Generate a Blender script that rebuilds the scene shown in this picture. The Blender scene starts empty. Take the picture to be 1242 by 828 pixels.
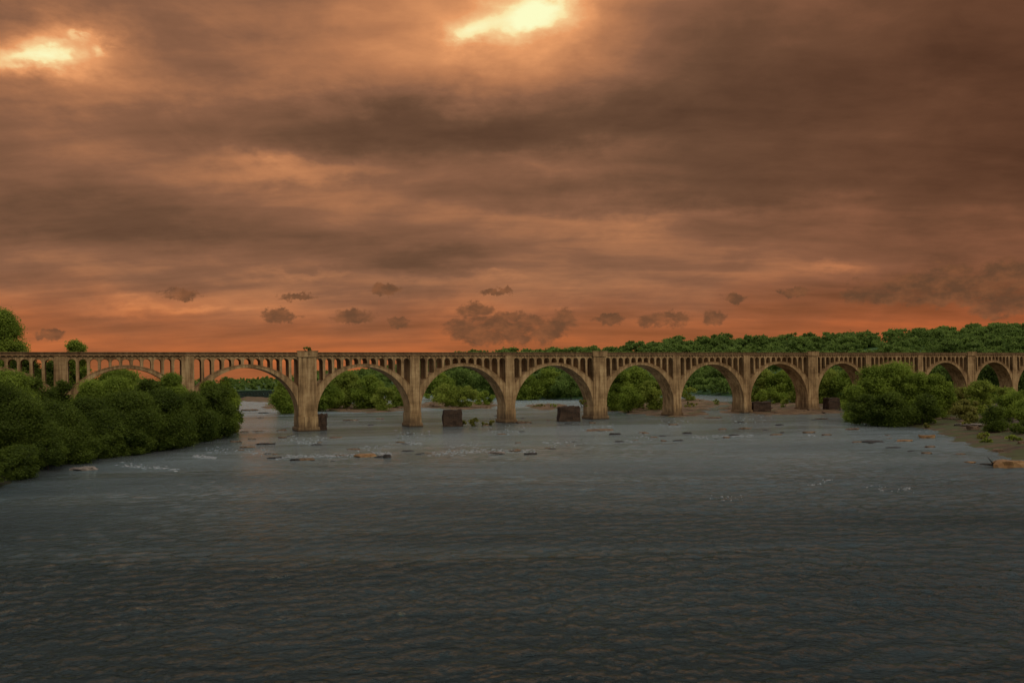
import bpy, bmesh, math, random
import numpy as np
from mathutils import Vector, Matrix, noise

random.seed(11)
RNG = np.random.default_rng(11)
R = math.radians
scene = bpy.context.scene
COL = scene.collection

# ------------------------------------------------------------------ camera model
F = 1000.0 / 1242.0                 # focal length in picture widths
CX, CY = 621.0, 459.2               # principal point of the survey sheet (1242 x 828)
ROLL = 0.0151
HC = 14.3                           # camera height above the river
CR, SR = math.cos(ROLL), math.sin(ROLL)


def ray(x, y):
    dx, dy = x - CX, y - CY
    return (dx * CR - dy * SR) / 1000.0, -(dy * CR + dx * SR) / 1000.0


def at(x, y, Z):
    u, v = ray(x, y)
    return Vector((u * Z, Z, HC + v * Z))


def on_ground(x, y, z0=0.0):
    u, v = ray(x, y)
    Z = (z0 - HC) / v
    return Vector((u * Z, Z, z0))


# ------------------------------------------------------------------ object helpers
def tag(o, label=None, cat=None, group=None, kind=None):
    if label: o["label"] = label
    if cat: o["category"] = cat
    if group: o["group"] = group
    if kind: o["kind"] = kind
    return o


def link(name, me, mat=None, parent=None, loc=None, rotz=None):
    o = bpy.data.objects.new(name, me)
    COL.objects.link(o)
    if mat is not None and me is not None:
        me.materials.append(mat)
    if parent is not None: o.parent = parent
    if loc is not None: o.location = loc
    if rotz is not None: o.rotation_euler[2] = rotz
    return o


def empty(name, loc=(0, 0, 0), rotz=0.0):
    o = bpy.data.objects.new(name, None)
    o.empty_display_size = 0.5
    COL.objects.link(o)
    o.location = loc
    o.rotation_euler[2] = rotz
    return o


class MB:
    """collects shapes, then links them as one mesh"""
    def __init__(self): self.v, self.f = [], []

    def box(self, x0, x1, y0, y1, z0, z1, tx=0.0, ty=0.0):
        b = len(self.v)
        self.v += [(x0, y0, z0), (x1, y0, z0), (x1, y1, z0), (x0, y1, z0),
                   (x0 + tx, y0 + ty, z1), (x1 - tx, y0 + ty, z1), (x1 - tx, y1 - ty, z1), (x0 + tx, y1 - ty, z1)]
        for q in ((0, 3, 2, 1), (4, 5, 6, 7), (0, 1, 5, 4), (1, 2, 6, 5), (2, 3, 7, 6), (3, 0, 4, 7)):
            self.f.append(tuple(b + i for i in q))

    def strip(self, lower, upper, y0, y1):
        """solid between two polylines of (x,z) with equal x, extruded y0..y1"""
        n = len(lower); b = len(self.v)
        for (x, z), (x2, z2) in zip(lower, upper):
            self.v += [(x, y0, z), (x2, y0, z2), (x, y1, z), (x2, y1, z2)]
        for i in range(n - 1):
            a = b + 4 * i; c = a + 4
            self.f += [(a, c, c + 1, a + 1), (a + 2, a + 3, c + 3, c + 2),
                       (a, a + 2, c + 2, c), (a + 1, c + 1, c + 3, a + 3)]
        e = b + 4 * (n - 1)
        self.f += [(b, b + 1, b + 3, b + 2), (e, e + 2, e + 3, e + 1)]

    def tube(self, pts, radii, seg=6):
        b = len(self.v)
        for k, p in enumerate(pts):
            p = Vector(p)
            d = (Vector(pts[min(k + 1, len(pts) - 1)]) - Vector(pts[max(k - 1, 0)])).normalized()
            a = d.orthogonal().normalized(); c = d.cross(a)
            for s in range(seg):
                t = 2 * math.pi * s / seg
                self.v.append(tuple(p + (a * math.cos(t) + c * math.sin(t)) * radii[k]))
        for k in range(len(pts) - 1):
            for s in range(seg):
                i = b + k * seg + s; j = b + k * seg + (s + 1) % seg
                self.f.append((i, j, j + seg, i + seg))
        self.f.append(tuple(b + s for s in reversed(range(seg))))
        self.f.append(tuple(b + (len(pts) - 1) * seg + s for s in range(seg)))

    def mesh(self, name, bevel=0.0):
        me = bpy.data.meshes.new(name)
        me.from_pydata(self.v, [], self.f)
        bm = bmesh.new(); bm.from_mesh(me)
        bmesh.ops.recalc_face_normals(bm, faces=bm.faces)
        if bevel:
            bmesh.ops.bevel(bm, geom=list(bm.edges), offset=bevel, segments=1, affect='EDGES', clamp_overlap=True)
        bm.to_mesh(me); bm.free()
        return me

    def build(self, name, mat, parent=None, bevel=0.0, **k):
        return link(name, self.mesh(name, bevel), mat, parent, **k)


# ------------------------------------------------------------------ node helpers
class NT:
    def __init__(self, tree):
        self.t = tree; self.n = tree.nodes; self.l = tree.links
        self.n.clear()

    def new(self, typ, **kw):
        n = self.n.new(typ)
        for k, v in kw.items(): setattr(n, k, v)
        return n

    def put(self, sock, val):
        if hasattr(val, "is_output") or isinstance(val, bpy.types.NodeSocket): self.l.new(val, sock)
        else: sock.default_value = val

    def m(self, op, a, b=None, c=None, clamp=False):
        n = self.new("ShaderNodeMath", operation=op, use_clamp=clamp)
        self.put(n.inputs[0], a)
        if b is not None: self.put(n.inputs[1], b)
        if c is not None: self.put(n.inputs[2], c)
        return n.outputs[0]

    def noise(self, vec, scale, detail=4.0, rough=0.55, dist=0.0):
        n = self.new("ShaderNodeTexNoise")
        if vec is not None: self.l.new(vec, n.inputs["Vector"])
        n.inputs["Scale"].default_value = scale
        n.inputs["Detail"].default_value = detail
        n.inputs["Roughness"].default_value = rough
        n.inputs["Distortion"].default_value = dist
        return n.outputs["Fac"]

    def ramp(self, fac, stops, interp='LINEAR'):
        n = self.new("ShaderNodeValToRGB")
        cr = n.color_ramp; cr.interpolation = interp
        while len(cr.elements) < len(stops): cr.elements.new(0.5)
        for e, (p, c) in zip(cr.elements, stops):
            e.position = p
            e.color = (c[0], c[1], c[2], 1) if not isinstance(c, (int, float)) else (c, c, c, 1)
        self.put(n.inputs[0], fac)
        return n.outputs[0]

    def mix(self, fac, a, b, blend='MIX'):
        n = self.new("ShaderNodeMix", data_type='RGBA', blend_type=blend)
        self.put(n.inputs[0], fac)
        for s, v in ((n.inputs[6], a), (n.inputs[7], b)):
            self.put(s, v if isinstance(v, bpy.types.NodeSocket) else (v[0], v[1], v[2], 1))
        return n.outputs[2]

    def smooth(self, val, lo, hi, a=0.0, b=1.0):
        n = self.new("ShaderNodeMapRange", interpolation_type='SMOOTHSTEP')
        self.put(n.inputs[0], val)
        for i, x in zip((1, 2, 3, 4), (lo, hi, a, b)): self.put(n.inputs[i], x)
        return n.outputs[0]

    def scale(self, vec, s):
        n = self.new("ShaderNodeMapping")
        self.l.new(vec, n.inputs["Vector"])
        n.inputs["Scale"].default_value = s
        return n.outputs[0]


def lin(r, g, b):
    f = lambda c: (c / 255 / 12.92) if c / 255 <= 0.04045 else ((c / 255 + 0.055) / 1.055) ** 2.4
    return (f(r), f(g), f(b))


def material(name):
    m = bpy.data.materials.new(name); m.use_nodes = True
    t = NT(m.node_tree)
    out = t.new("ShaderNodeOutputMaterial")
    return m, t, out


def principled(t, out, color, rough=0.85, bump=None, bdist=0.05, bstr=0.6, spec=0.3):
    p = t.new("ShaderNodeBsdfPrincipled")
    t.put(p.inputs["Base Color"], color if isinstance(color, bpy.types.NodeSocket) else (*color, 1))
    t.put(p.inputs["Roughness"], rough)
    p.inputs["Specular IOR Level"].default_value = spec
    if bump is not None:
        b = t.new("ShaderNodeBump")
        b.inputs["Strength"].default_value = bstr
        b.inputs["Distance"].default_value = bdist
        t.l.new(bump, b.inputs["Height"])
        t.l.new(b.outputs[0], p.inputs["Normal"])
    t.l.new(p.outputs[0], out.inputs["Surface"])
    return p


def mat_concrete(name, c0, c1, c2, wet=True):
    m, t, out = material(name)
    co = t.new("ShaderNodeTexCoord").outputs["Object"]
    big = t.noise(co, 0.22, 5, 0.6)
    streak = t.noise(t.scale(co, (1.3, 1.3, 0.10)), 1.0, 5, 0.65)
    fine = t.noise(co, 3.0, 5, 0.7)
    sep = t.new("ShaderNodeSeparateXYZ"); t.l.new(co, sep.inputs[0])
    z = sep.outputs[2]
    # lift lines of the formwork
    fz = t.m('FRACT', t.m('DIVIDE', z, 1.22))
    line = t.smooth(t.m('ABSOLUTE', t.m('SUBTRACT', fz, 0.5)), 0.46, 0.5)
    a = t.m('ADD', t.m('MULTIPLY', big, 0.45), t.m('MULTIPLY', streak, 0.55))
    colr = t.ramp(a, [(0.38, c0), (0.5, c1), (0.6, c2)])
    drip = t.noise(t.scale(co, (2.2, 2.2, 0.05)), 1.0, 4, 0.6)
    colr = t.mix(t.smooth(drip, 0.56, 0.68, 0, 0.55), colr, (c0[0] * .45, c0[1] * .42, c0[2] * .4))
    colr = t.mix(t.smooth(fine, 0.55, 0.75, 0, 0.35), colr, (c0[0] * .6, c0[1] * .6, c0[2] * .6))
    colr = t.mix(t.m('MULTIPLY', line, 0.45), colr, (c0[0] * .5, c0[1] * .5, c0[2] * .5))
    if wet:
        # tide stain with an uneven edge, darker concrete where the river wets it
        edge = t.m('ADD', z, t.m('MULTIPLY', t.m('SUBTRACT', streak, 0.5), 6.0))
        st = t.smooth(edge, 3.8, 1.0)
        colr = t.mix(t.m('MULTIPLY', st, 0.55), colr, (0.075, 0.045, 0.025))
        st2 = t.smooth(t.m('ADD', z, t.m('MULTIPLY', fine, 0.5)), 0.8, 0.5)
        colr = t.mix(t.m('MULTIPLY', st2, 0.7), colr, (0.03, 0.02, 0.014))
    h = t.m('SUBTRACT', t.m('ADD', fine, t.m('MULTIPLY', streak, 0.6)), t.m('MULTIPLY', line, 0.8))
    principled(t, out, colr, 0.9, h, 0.06, 0.5, 0.2)
    return m


M = {}
M['concrete'] = mat_concrete("weathered_concrete", (0.135, 0.078, 0.034), (0.31, 0.19, 0.086), (0.47, 0.31, 0.15))
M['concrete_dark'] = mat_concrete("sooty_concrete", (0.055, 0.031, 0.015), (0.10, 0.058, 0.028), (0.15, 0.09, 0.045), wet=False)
M['coping'] = mat_concrete("coping_concrete", (0.16, 0.088, 0.038), (0.26, 0.15, 0.066), (0.35, 0.21, 0.10), wet=False)


def mat_masonry():
    m, t, out = material("stump_masonry")
    co = t.new("ShaderNodeTexCoord").outputs["Object"]
    # coordinates along the wall and up
    sep = t.new("ShaderNodeSeparateXYZ"); t.l.new(co, sep.inputs[0])
    cmb = t.new("ShaderNodeCombineXYZ")
    t.l.new(t.m('ADD', sep.outputs[0], sep.outputs[1]), cmb.inputs[0]); t.l.new(sep.outputs[2], cmb.inputs[1])
    br = t.new("ShaderNodeTexBrick")
    t.l.new(cmb.outputs[0], br.inputs["Vector"])
    br.inputs["Scale"].default_value = 1.0
    br.inputs["Brick Width"].default_value = 1.3
    br.inputs["Row Height"].default_value = 0.62
    br.inputs["Mortar Size"].default_value = 0.04
    br.inputs["Color1"].default_value = (0.085, 0.05, 0.03, 1)
    br.inputs["Color2"].default_value = (0.055, 0.034, 0.022, 1)
    br.inputs["Mortar"].default_value = (0.022, 0.015, 0.011, 1)
    n = t.noise(co, 1.2, 5, 0.7)
    c = t.mix(t.smooth(n, 0.4, 0.7, 0, 0.6), br.outputs["Color"], (0.03, 0.02, 0.013))
    principled(t, out, c, 0.9, t.m('SUBTRACT', n, br.outputs["Fac"]), 0.08, 0.7, 0.2)
    return m


M['masonry'] = mat_masonry()


def mat_rock(name, a, b, c, sc=0.8):
    m, t, out = material(name)
    co = t.new("ShaderNodeTexCoord").outputs["Object"]
    n = t.noise(co, sc, 6, 0.65)
    f = t.noise(co, sc * 6, 4, 0.7)
    v = t.ramp(t.m('ADD', t.m('MULTIPLY', n, 0.7), t.m('MULTIPLY', f, 0.3)), [(0.32, a), (0.5, b), (0.68, c)])
    principled(t, out, v, 0.85, t.m('ADD', n, f), 0.1, 0.6, 0.25)
    return m


M['rock_tan'] = mat_rock("tan_river_rock", (0.05, 0.03, 0.017), (0.13, 0.08, 0.045), (0.26, 0.17, 0.095))
M['rock_orange'] = mat_rock("orange_river_rock", (0.10, 0.05, 0.02), (0.22, 0.115, 0.045), (0.36, 0.215, 0.09))
M['rock_dark'] = mat_rock("wet_dark_rock", (0.012, 0.010, 0.009), (0.03, 0.024, 0.02), (0.06, 0.048, 0.04))
M['rock_pale'] = mat_rock("pale_river_rock", (0.08, 0.06, 0.05), (0.17, 0.135, 0.11), (0.32, 0.26, 0.21))
M['wood'] = mat_rock("bleached_driftwood", (0.12, 0.075, 0.045), (0.25, 0.17, 0.1), (0.38, 0.27, 0.17), 2.0)


def mat_bank():
    m, t, out = material("bank_soil")
    co = t.new("ShaderNodeTexCoord").outputs["Object"]
    n = t.noise(co, 0.12, 6, 0.65)
    f = t.noise(co, 1.2, 5, 0.7)
    g = t.ramp(f, [(0.35, (0.014, 0.017, 0.006)), (0.6, (0.03, 0.036, 0.012)), (0.8, (0.05, 0.045, 0.022))])
    principled(t, out, t.mix(t.smooth(n, 0.5, 0.62, 0, 0.7), g, (0.045, 0.033, 0.02)), 0.95, f, 0.3, 0.8, 0.1)
    return m


def mat_sand(name, a, b, c, gr=0.55):
    m, t, out = material(name)
    co = t.new("ShaderNodeTexCoord").outputs["Object"]
    n = t.noise(t.scale(co, (0.5, 1.0, 1.0)), 0.28, 6, 0.7)
    f = t.noise(co, 1.5, 5, 0.75)
    v = t.ramp(t.m('ADD', t.m('MULTIPLY', n, 0.6), t.m('MULTIPLY', f, 0.4)), [(0.36, a), (0.48, b), (0.6, c)])
    grass = t.noise(co, 0.16, 4, 0.6)
    v = t.mix(t.smooth(grass, gr, gr + 0.07, 0, 0.8), v, (0.065, 0.075, 0.022))
    principled(t, out, v, 0.9, f, 0.25, 0.8, 0.2)
    return m


M['bank'] = mat_bank()
M['hill'] = mat_rock("hill_undergrowth", (0.02, 0.045, 0.01), (0.035, 0.08, 0.018), (0.05, 0.11, 0.025), 0.05)
M['shore'] = mat_sand("grassy_shore", (0.03, 0.019, 0.011), (0.07, 0.045, 0.023), (0.15, 0.095, 0.048), 0.45)
M['sand'] = mat_sand("river_gravel", (0.035, 0.021, 0.012), (0.115, 0.066, 0.032), (0.24, 0.15, 0.075))


def mat_leaf(name, dark, light, sat_var=0.25, transl=0.5):
    m, t, out = material(name)
    at_ = t.new("ShaderNodeAttribute", attribute_name="tone")
    oi = t.new("ShaderNodeObjectInfo")
    tone = t.m('ADD', t.m('MULTIPLY', at_.outputs["Fac"], 0.85), t.m('MULTIPLY', oi.outputs["Random"], 0.15))
    c = t.ramp(tone, [(0.05, dark), (0.95, light)])
    d = t.new("ShaderNodeBsdfDiffuse"); t.l.new(c, d.inputs[0])
    tr = t.new("ShaderNodeBsdfTranslucent"); t.l.new(c, tr.inputs[0])
    g = t.new("ShaderNodeBsdfGlossy"); g.inputs["Roughness"].default_value = 0.5
    g.inputs["Color"].default_value = (0.5, 0.5, 0.45, 1)
    mx = t.new("ShaderNodeMixShader"); mx.inputs[0].default_value = transl
    t.l.new(d.outputs[0], mx.inputs[1]); t.l.new(tr.outputs[0], mx.inputs[2])
    mx2 = t.new("ShaderNodeMixShader"); mx2.inputs[0].default_value = 0.015
    t.l.new(mx.outputs[0], mx2.inputs[1]); t.l.new(g.outputs[0], mx2.inputs[2])
    t.l.new(mx2.outputs[0], out.inputs["Surface"])
    return m


LEAF = {
    'dark': mat_leaf("dark_foliage", (0.052, 0.078, 0.011), (0.15, 0.20, 0.028)),  # leaf colour also carries painted darkening for the left bank
    'mid': mat_leaf("green_foliage", (0.13, 0.185, 0.022), (0.30, 0.38, 0.052)),
    'light': mat_leaf("fresh_foliage", (0.17, 0.215, 0.030), (0.36, 0.42, 0.070)),
    'yellow': mat_leaf("yellow_green_foliage", (0.16, 0.16, 0.030), (0.36, 0.33, 0.08)),
    'far': mat_leaf("far_foliage", (0.105, 0.165, 0.034), (0.22, 0.31, 0.065)),
}
M['bark'] = mat_rock("bark", (0.02, 0.014, 0.009), (0.045, 0.032, 0.022), (0.08, 0.06, 0.042), 1.5)


# ------------------------------------------------------------------ the river
def mat_water():
    m, t, out = material("river_water")
    co = t.new("ShaderNodeTexCoord").outputs["Object"]
    patch = t.noise(t.scale(co, (0.35, 1.0, 1.0)), 0.035, 4, 0.6, 0.6)      # calm lanes and ruffled lanes
    w1 = t.noise(t.scale(co, (0.9, 1.1, 1.0)), 1.3, 3, 0.55, 0.5)
    w2 = t.noise(co, 4.2, 5, 0.65, 0.4)
    w3 = t.noise(t.scale(co, (0.4, 1.0, 1.0)), 0.13, 3, 0.5, 1.0)
    sp = t.new("ShaderNodeSeparateXYZ"); t.l.new(co, sp.inputs[0])
    reach = t.m('SUBTRACT', sp.outputs[1], t.m('MULTIPLY', sp.outputs[0], 0.45))     # slack pool along the piers
    slack = t.m('MULTIPLY', t.smooth(reach, 95, 205), t.smooth(reach, 420, 380))
    amp = t.m('MULTIPLY', t.smooth(patch, 0.36, 0.64, 0.5, 1.45), t.m('SUBTRACT', 1.0, t.m('MULTIPLY', slack, 0.5)))
    w0 = t.noise(t.scale(co, (0.7, 1.2, 1.0)), 0.36, 3, 0.6, 0.6)
    h = t.m('MULTIPLY', t.m('ADD', t.m('MULTIPLY', w1, 0.30), t.m('ADD', t.m('MULTIPLY', w2, 0.16), t.m('ADD', t.m('MULTIPLY', w3, 0.2), t.m('MULTIPLY', w0, 0.3)))), amp)
    b = t.new("ShaderNodeBump"); b.inputs["Strength"].default_value = 1.0
    b.inputs["Distance"].default_value = 1.0
    t.l.new(h, b.inputs["Height"])
    d = t.new("ShaderNodeBsdfDiffuse"); left_falloff = t.m('MAXIMUM', t.smooth(sp.outputs[0], -105, -50), t.smooth(sp.outputs[1], 205, 240))  # left falloff keeps the colour dark, painting in the bank's reflection
    painted_sheen = t.m('MULTIPLY', t.smooth(sp.outputs[1], 55, 205), left_falloff)
    painted_sheen = t.m('MULTIPLY', painted_sheen, t.smooth(sp.outputs[0], 190, 60, 0.35, 1.0))
    painted_sheen = t.m('MULTIPLY', painted_sheen, t.smooth(t.noise(t.scale(co, (0.5, 1.0, 1.0)), 0.02, 4, 0.6, 0.8), 0.3, 0.65, 0.55, 1.15))
    # sky reflection painted into the diffuse colour: dark in front, paler by the bridge
    t.l.new(t.mix(painted_sheen, (0.011, 0.012, 0.011), (0.20, 0.215, 0.212)), d.inputs[0])
    # riffles over the ledges break the surface up more than the water in front
    rz = t.m('MULTIPLY', t.smooth(sp.outputs[1], 35, 240), left_falloff)
    rz = t.m('MULTIPLY', rz, t.smooth(sp.outputs[0], 200, 60, 0.45, 1.0))
    rough_ = t.m('SUBTRACT', t.smooth(rz, 0.0, 1.0, 0.07, 0.22), t.m('MULTIPLY', slack, 0.14), clamp=True)
    g = t.new("ShaderNodeBsdfGlossy"); g.inputs["Roughness"].default_value = 0.07
    g.inputs["Color"].default_value = (0.64, 0.90, 0.96, 1)
    t.l.new(rough_, g.inputs["Roughness"])
    fr = t.new("ShaderNodeFresnel"); fr.inputs["IOR"].default_value = 1.4
    for n in (d, g, fr): t.l.new(b.outputs[0], n.inputs["Normal"])
    mx = t.new("ShaderNodeMixShader")
    t.l.new(fr.outputs[0], mx.inputs[0])
    t.l.new(d.outputs[0], mx.inputs[1]); t.l.new(g.outputs[0], mx.inputs[2])
    t.l.new(mx.outputs[0], out.inputs["Surface"])
    return m




def water_mesh():
    """one sheet to the horizon; where waves can be seen it is a dense sheet with real ripples"""
    NR, NC = 900, 980
    ys = np.geomspace(24.0, 430.0, NR)
    us = np.linspace(-0.86, 0.86, NC)
    Y, U = np.meshgrid(ys, us, indexing='ij'); X = U * Y
    dY = Y * math.log(430 / 24.0) / NR
    wx = X + 1.5 * np.sin(Y * .09 + 1.3 * np.sin(X * .05)) + .8 * np.sin(X * .21 + Y * .13)
    wy = Y + 1.2 * np.sin(X * .11 + Y * .05)
    rng = np.random.default_rng(5)
    # gusts and current lanes
    gust = np.zeros_like(X)
    for k in range(26):
        th = rng.uniform(-.5, .5) + math.pi / 2; L = rng.uniform(14, 90); kk = 2 * math.pi / L
        gust += np.sin(kk * (X * math.cos(th) * .45 + Y * math.sin(th)) + rng.uniform(0, 6.28))
    gust = np.clip(1.0 + gust / 26 ** .5 * .22, .4, 1.4)
    Z = np.zeros_like(X)
    NW = 84
    for k in range(NW):
        L = .30 * (3.6 / .30) ** (k / (NW - 1)) * rng.uniform(.9, 1.1)
        th = rng.normal(math.pi / 2, .75)                      # mostly down the river, well spread
        kk = 2 * math.pi / L
        slope = .036 * (1.0 if L < 2.5 else (2.5 / L) ** .5)
        fade = np.clip((L / dY - 2.6) / 2.0, 0, 1)
        if fade.max() <= 0: continue
        ph = kk * (wx * math.cos(th) + wy * math.sin(th)) + rng.uniform(0, 6.28)
        Z += fade * slope / kk * np.sin(ph)
    calm = 1.0 - .45 * np.clip((X * -1 - 35) / 30, 0, 1) * np.clip((190 - Y) / 40, 0, 1)
    edge = np.clip((430 - Y) / 60, 0, 1) * np.clip((Y - 24) / 2, 0, 1) * np.clip((.86 - np.abs(U)) / .02, 0, 1)
    reach = Y - .45 * X
    pool = np.clip((reach - 95) / 110, 0, 1) * np.clip((420 - reach) / 40, 0, 1)
    Z *= gust * calm * edge * (1 - .78 * pool) * (.72 + .28 * np.clip((Y - 50) / 60, 0, 1))
    verts = np.stack([X, Y, Z], -1).reshape(-1, 3)
    i = np.arange(NR * NC).reshape(NR, NC)
    q = np.stack([i[:-1, :-1], i[:-1, 1:], i[1:, 1:], i[1:, :-1]], -1).reshape(-1, 4)
    # flat surround, stitched to the border of the dense sheet
    b = len(verts)
    ex = np.array([(-9000, -400, 0), (9000, -400, 0), (9000, 14000, 0), (-9000, 14000, 0)], float)
    verts = np.concatenate([verts, ex])

    bl, br_, tl, tr = 0, NC - 1, (NR - 1) * NC, NR * NC - 1
    tris = []
    def fan(seq, c):
        for a_, b_ in zip(seq[:-1], seq[1:]): tris.append((a_, c, b_))
    fan([int(v) for v in i[0, :]], b)                        # near edge
    tris.append((br_, b, b + 1))
    fan([int(v) for v in i[:, -1]], b + 1)                   # right edge
    tris.append((tr, b + 1, b + 2))
    fan([int(v) for v in i[-1, ::-1]], b + 2)                # far edge
    tris.append((tl, b + 2, b + 3))
    fan([int(v) for v in i[::-1, 0]], b + 3)                 # left edge
    tris.append((bl, b + 3, b))
    nq, ntri = len(q), len(tris)
    me = bpy.data.meshes.new("river")
    me.vertices.add(len(verts)); me.loops.add(nq * 4 + ntri * 3); me.polygons.add(nq + ntri)
    me.vertices.foreach_set("co", verts.astype(np.float32).ravel())
    me.loops.foreach_set("vertex_index", np.concatenate([q.ravel(), np.array(tris).ravel()]).astype(np.int32))
    me.polygons.foreach_set("loop_start", np.concatenate([np.arange(nq) * 4, nq * 4 + np.arange(ntri) * 3]).astype(np.int32))
    me.polygons.foreach_set("use_smooth", np.ones(nq + ntri, bool))
    me.update(calc_edges=True)
    return me


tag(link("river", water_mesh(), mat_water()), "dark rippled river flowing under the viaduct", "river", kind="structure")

# ------------------------------------------------------------------ the viaduct
PHI_C, PHI_S = 0.898, 0.441
_k = math.hypot(PHI_C, PHI_S); PHI_C /= _k; PHI_S /= _k
BX, BY = -58.4, 239.6
PHI = math.atan2(PHI_S, PHI_C)
HT = 22.9                                  # top of parapet


def s_of(x):
    u = (x - CX) / 1000.0
    return (u * BY - BX) / (PHI_C - u * PHI_S)


def bridge_pt(s, tt, z=0.0):
    return Vector((BX + s * PHI_C - tt * PHI_S, BY + s * PHI_S + tt * PHI_C, z))


pier_px = [74, 228, 373.1, 503.4, 618.5, 727.3, 821, 906, 985.7, 1053.6, 1116.6, 1178, 1231]
ps = [s_of(x) for x in pier_px]
ps = [ps[0] - 33.2 - 32.2, ps[0] - 33.2] + ps + [ps[-1] + 33.0, ps[-1] + 66.0, ps[-1] + 99]
N0 = -4                                    # number of the first pier
viaduct = empty("viaduct", bridge_pt(0, 0), PHI)
tag(viaduct, "long weathered concrete railway viaduct of open spandrel arches crossing the river", "viaduct")

DECKW = 6.2
ZD = HT - 1.05                             # underside of cornice
ZA = HT - 1.80                             # crown of the little openings
s_min, s_max = ps[0], ps[-1]


def wtop(n): return 5.2 if n % 3 == 0 else 3.15


piers = []
for i, s in enumerate(ps):
    n = N0 + i
    wide = n % 3 == 0
    w = wtop(n); wb = w + 0.55
    mb = MB()
    mb.box(s - wb / 2, s + wb / 2, -0.38, DECKW + 0.38, -2.5, 4.2, 0.05, 0.03)
    mb.box(s - w / 2 - .12, s + w / 2 + .12, -0.22, DECKW + 0.22, 4.2, ZD - 0.01, 0.12, 0.07)
    p = mb.build("pier", M['concrete'], viaduct, bevel=0.06)
    # splayed foot
    pl = MB(); pl.box(s - wb / 2 - .45, s + wb / 2 + .45, -0.75, DECKW + 0.75, -2.5, 1.15, 0.12, 0.1)
    pl.build("plinth", M['concrete'], p, bevel=0.08)
    if wide:
        st = MB()
        for sx in (-1, 1):
            st.box(s + sx * (w / 2 - .38) - .38, s + sx * (w / 2 - .38) + .38, -0.34, -0.225, 4.6, ZD - .4)
        st.build("pilaster", M['concrete'], p, bevel=0.02)
    piers.append(p)

# deck, parapets
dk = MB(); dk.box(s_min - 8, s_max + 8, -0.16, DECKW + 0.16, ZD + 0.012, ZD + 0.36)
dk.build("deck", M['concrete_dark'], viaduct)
co = MB()
for y0, y1 in ((-0.34, -0.165), (DECKW + .165, DECKW + .34)):
    co.box(s_min - 8, s_max + 8, y0, y1, ZD + 0.10, ZD + 0.40)
    x = s_min
    while x < s_max:                       # dentils under the cornice
        co.box(x, x + .34, y0 + .06 if y0 < 0 else y0, y1 if y0 < 0 else y1 - .06, ZD - .16, ZD + 0.098)
        x += 1.3
co.build("cornice", M['coping'], viaduct)
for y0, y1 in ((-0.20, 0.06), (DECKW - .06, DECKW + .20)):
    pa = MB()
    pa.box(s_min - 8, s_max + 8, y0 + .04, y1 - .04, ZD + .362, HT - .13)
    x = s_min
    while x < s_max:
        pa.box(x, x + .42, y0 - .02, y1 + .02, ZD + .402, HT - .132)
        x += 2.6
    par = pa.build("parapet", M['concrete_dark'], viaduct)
    cp = MB(); cp.box(s_min - 8, s_max + 8, y0 - .07, y1 + .07, HT - .128, HT)
    cp.build("coping", M['coping'], par, bevel=0.02)
for i, s in enumerate(ps):                 # refuge bays over the wide piers
    n = N0 + i
    if n % 3 == 0:
        rb = MB(); w = wtop(n)
        rb.box(s - w / 2 - .35, s + w / 2 + .35, -0.62, -0.35, ZD - .35, HT + .22)
        rb.box(s - w / 2 - .55, s + w / 2 + .55, -0.70, -0.1, HT + .223, HT + .42)
        rb.build("refuge_bay", M['concrete'], viaduct, bevel=0.03)

loose_cols = MB()
for i in range(len(ps) - 1):
    n = N0 + i
    a = ps[i] + wtop(n) / 2 + .02; b = ps[i + 1] - wtop(n + 1) / 2 - .02
    c = (a + b) / 2; hw = (b - a) / 2
    zi = 18.55; r = hw; zs = zi - r * 0.985
    ZE = 19.42; drop = 6.6
    RE = (hw * hw + drop * drop) / (2 * drop)
    ext = lambda x: ZE - RE + math.sqrt(max(RE * RE - (x - c) ** 2, 0))
    K = 40
    lo, up = [], []
    for k in range(K + 1):
        th = math.pi * (1 - k / K)
        x = c + hw * math.cos(th)
        lo.append((x, zs + r * .985 * math.sin(th))); up.append((x, ext(x)))
    am = MB(); am.strip(lo, up, 0.0, DECKW)
    arch = am.build("arch", M['concrete'], viaduct)
    for poly in arch.data.polygons: poly.use_smooth = False
    # raised archivolt moulding along the outer edge of the ring, front face
    mo = MB()
    mo.strip([(x, z - .24) for x, z in up[1:-1]], [(x, z + .06) for x, z in up[1:-1]], -0.12, -0.003)
    mo.build("archivolt", M['coping'], arch)
    # little arcade: 11 openings, 10 cross walls
    NO = 11; colw = 0.74
    pitch = (b - a + colw) / NO
    rr = (pitch - colw) / 2
    zsp = ZA - rr
    arc = MB()
    for k in range(NO):
        x0 = a + k * pitch; x1 = x0 + 2 * rr; xc = (x0 + x1) / 2
        low = [(xc + rr * math.cos(math.pi * (1 - j / 12)), zsp + rr * math.sin(math.pi * (1 - j / 12))) for j in range(13)]
        low = [(x, max(z, ext(x) + .01)) for x, z in low]
        arc.strip(low, [(x, ZD) for x, z in low], 0.22, 5.0)
        if k < NO - 1:
            arc.box(x1, x1 + colw, 0.22, 5.0, zsp, ZD)
    arc.box(a, b, 5.0, DECKW - .1, ZD - .5, ZD)
    arc.build("spandrel_arcade", M['concrete'], arch)
    for k in range(NO - 1):
        x0 = a + k * pitch + 2 * rr
        zb = min(ext(x0), ext(x0 + colw)) - .25
        if zb > zsp - .02: continue
        if -3 <= n <= 6:
            cm = MB(); cm.box(x0 + .004, x0 + colw - .004, 0.224, 4.996, zb, zsp - .002)
            cm.build("spandrel_column", M['concrete'], arch)
        else:
            loose_cols.box(x0 + .004, x0 + colw - .004, 0.224, 4.996, zb, zsp - .002)
tag(loose_cols.build("spandrel_column", M['concrete'], viaduct), kind="stuff")

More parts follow.
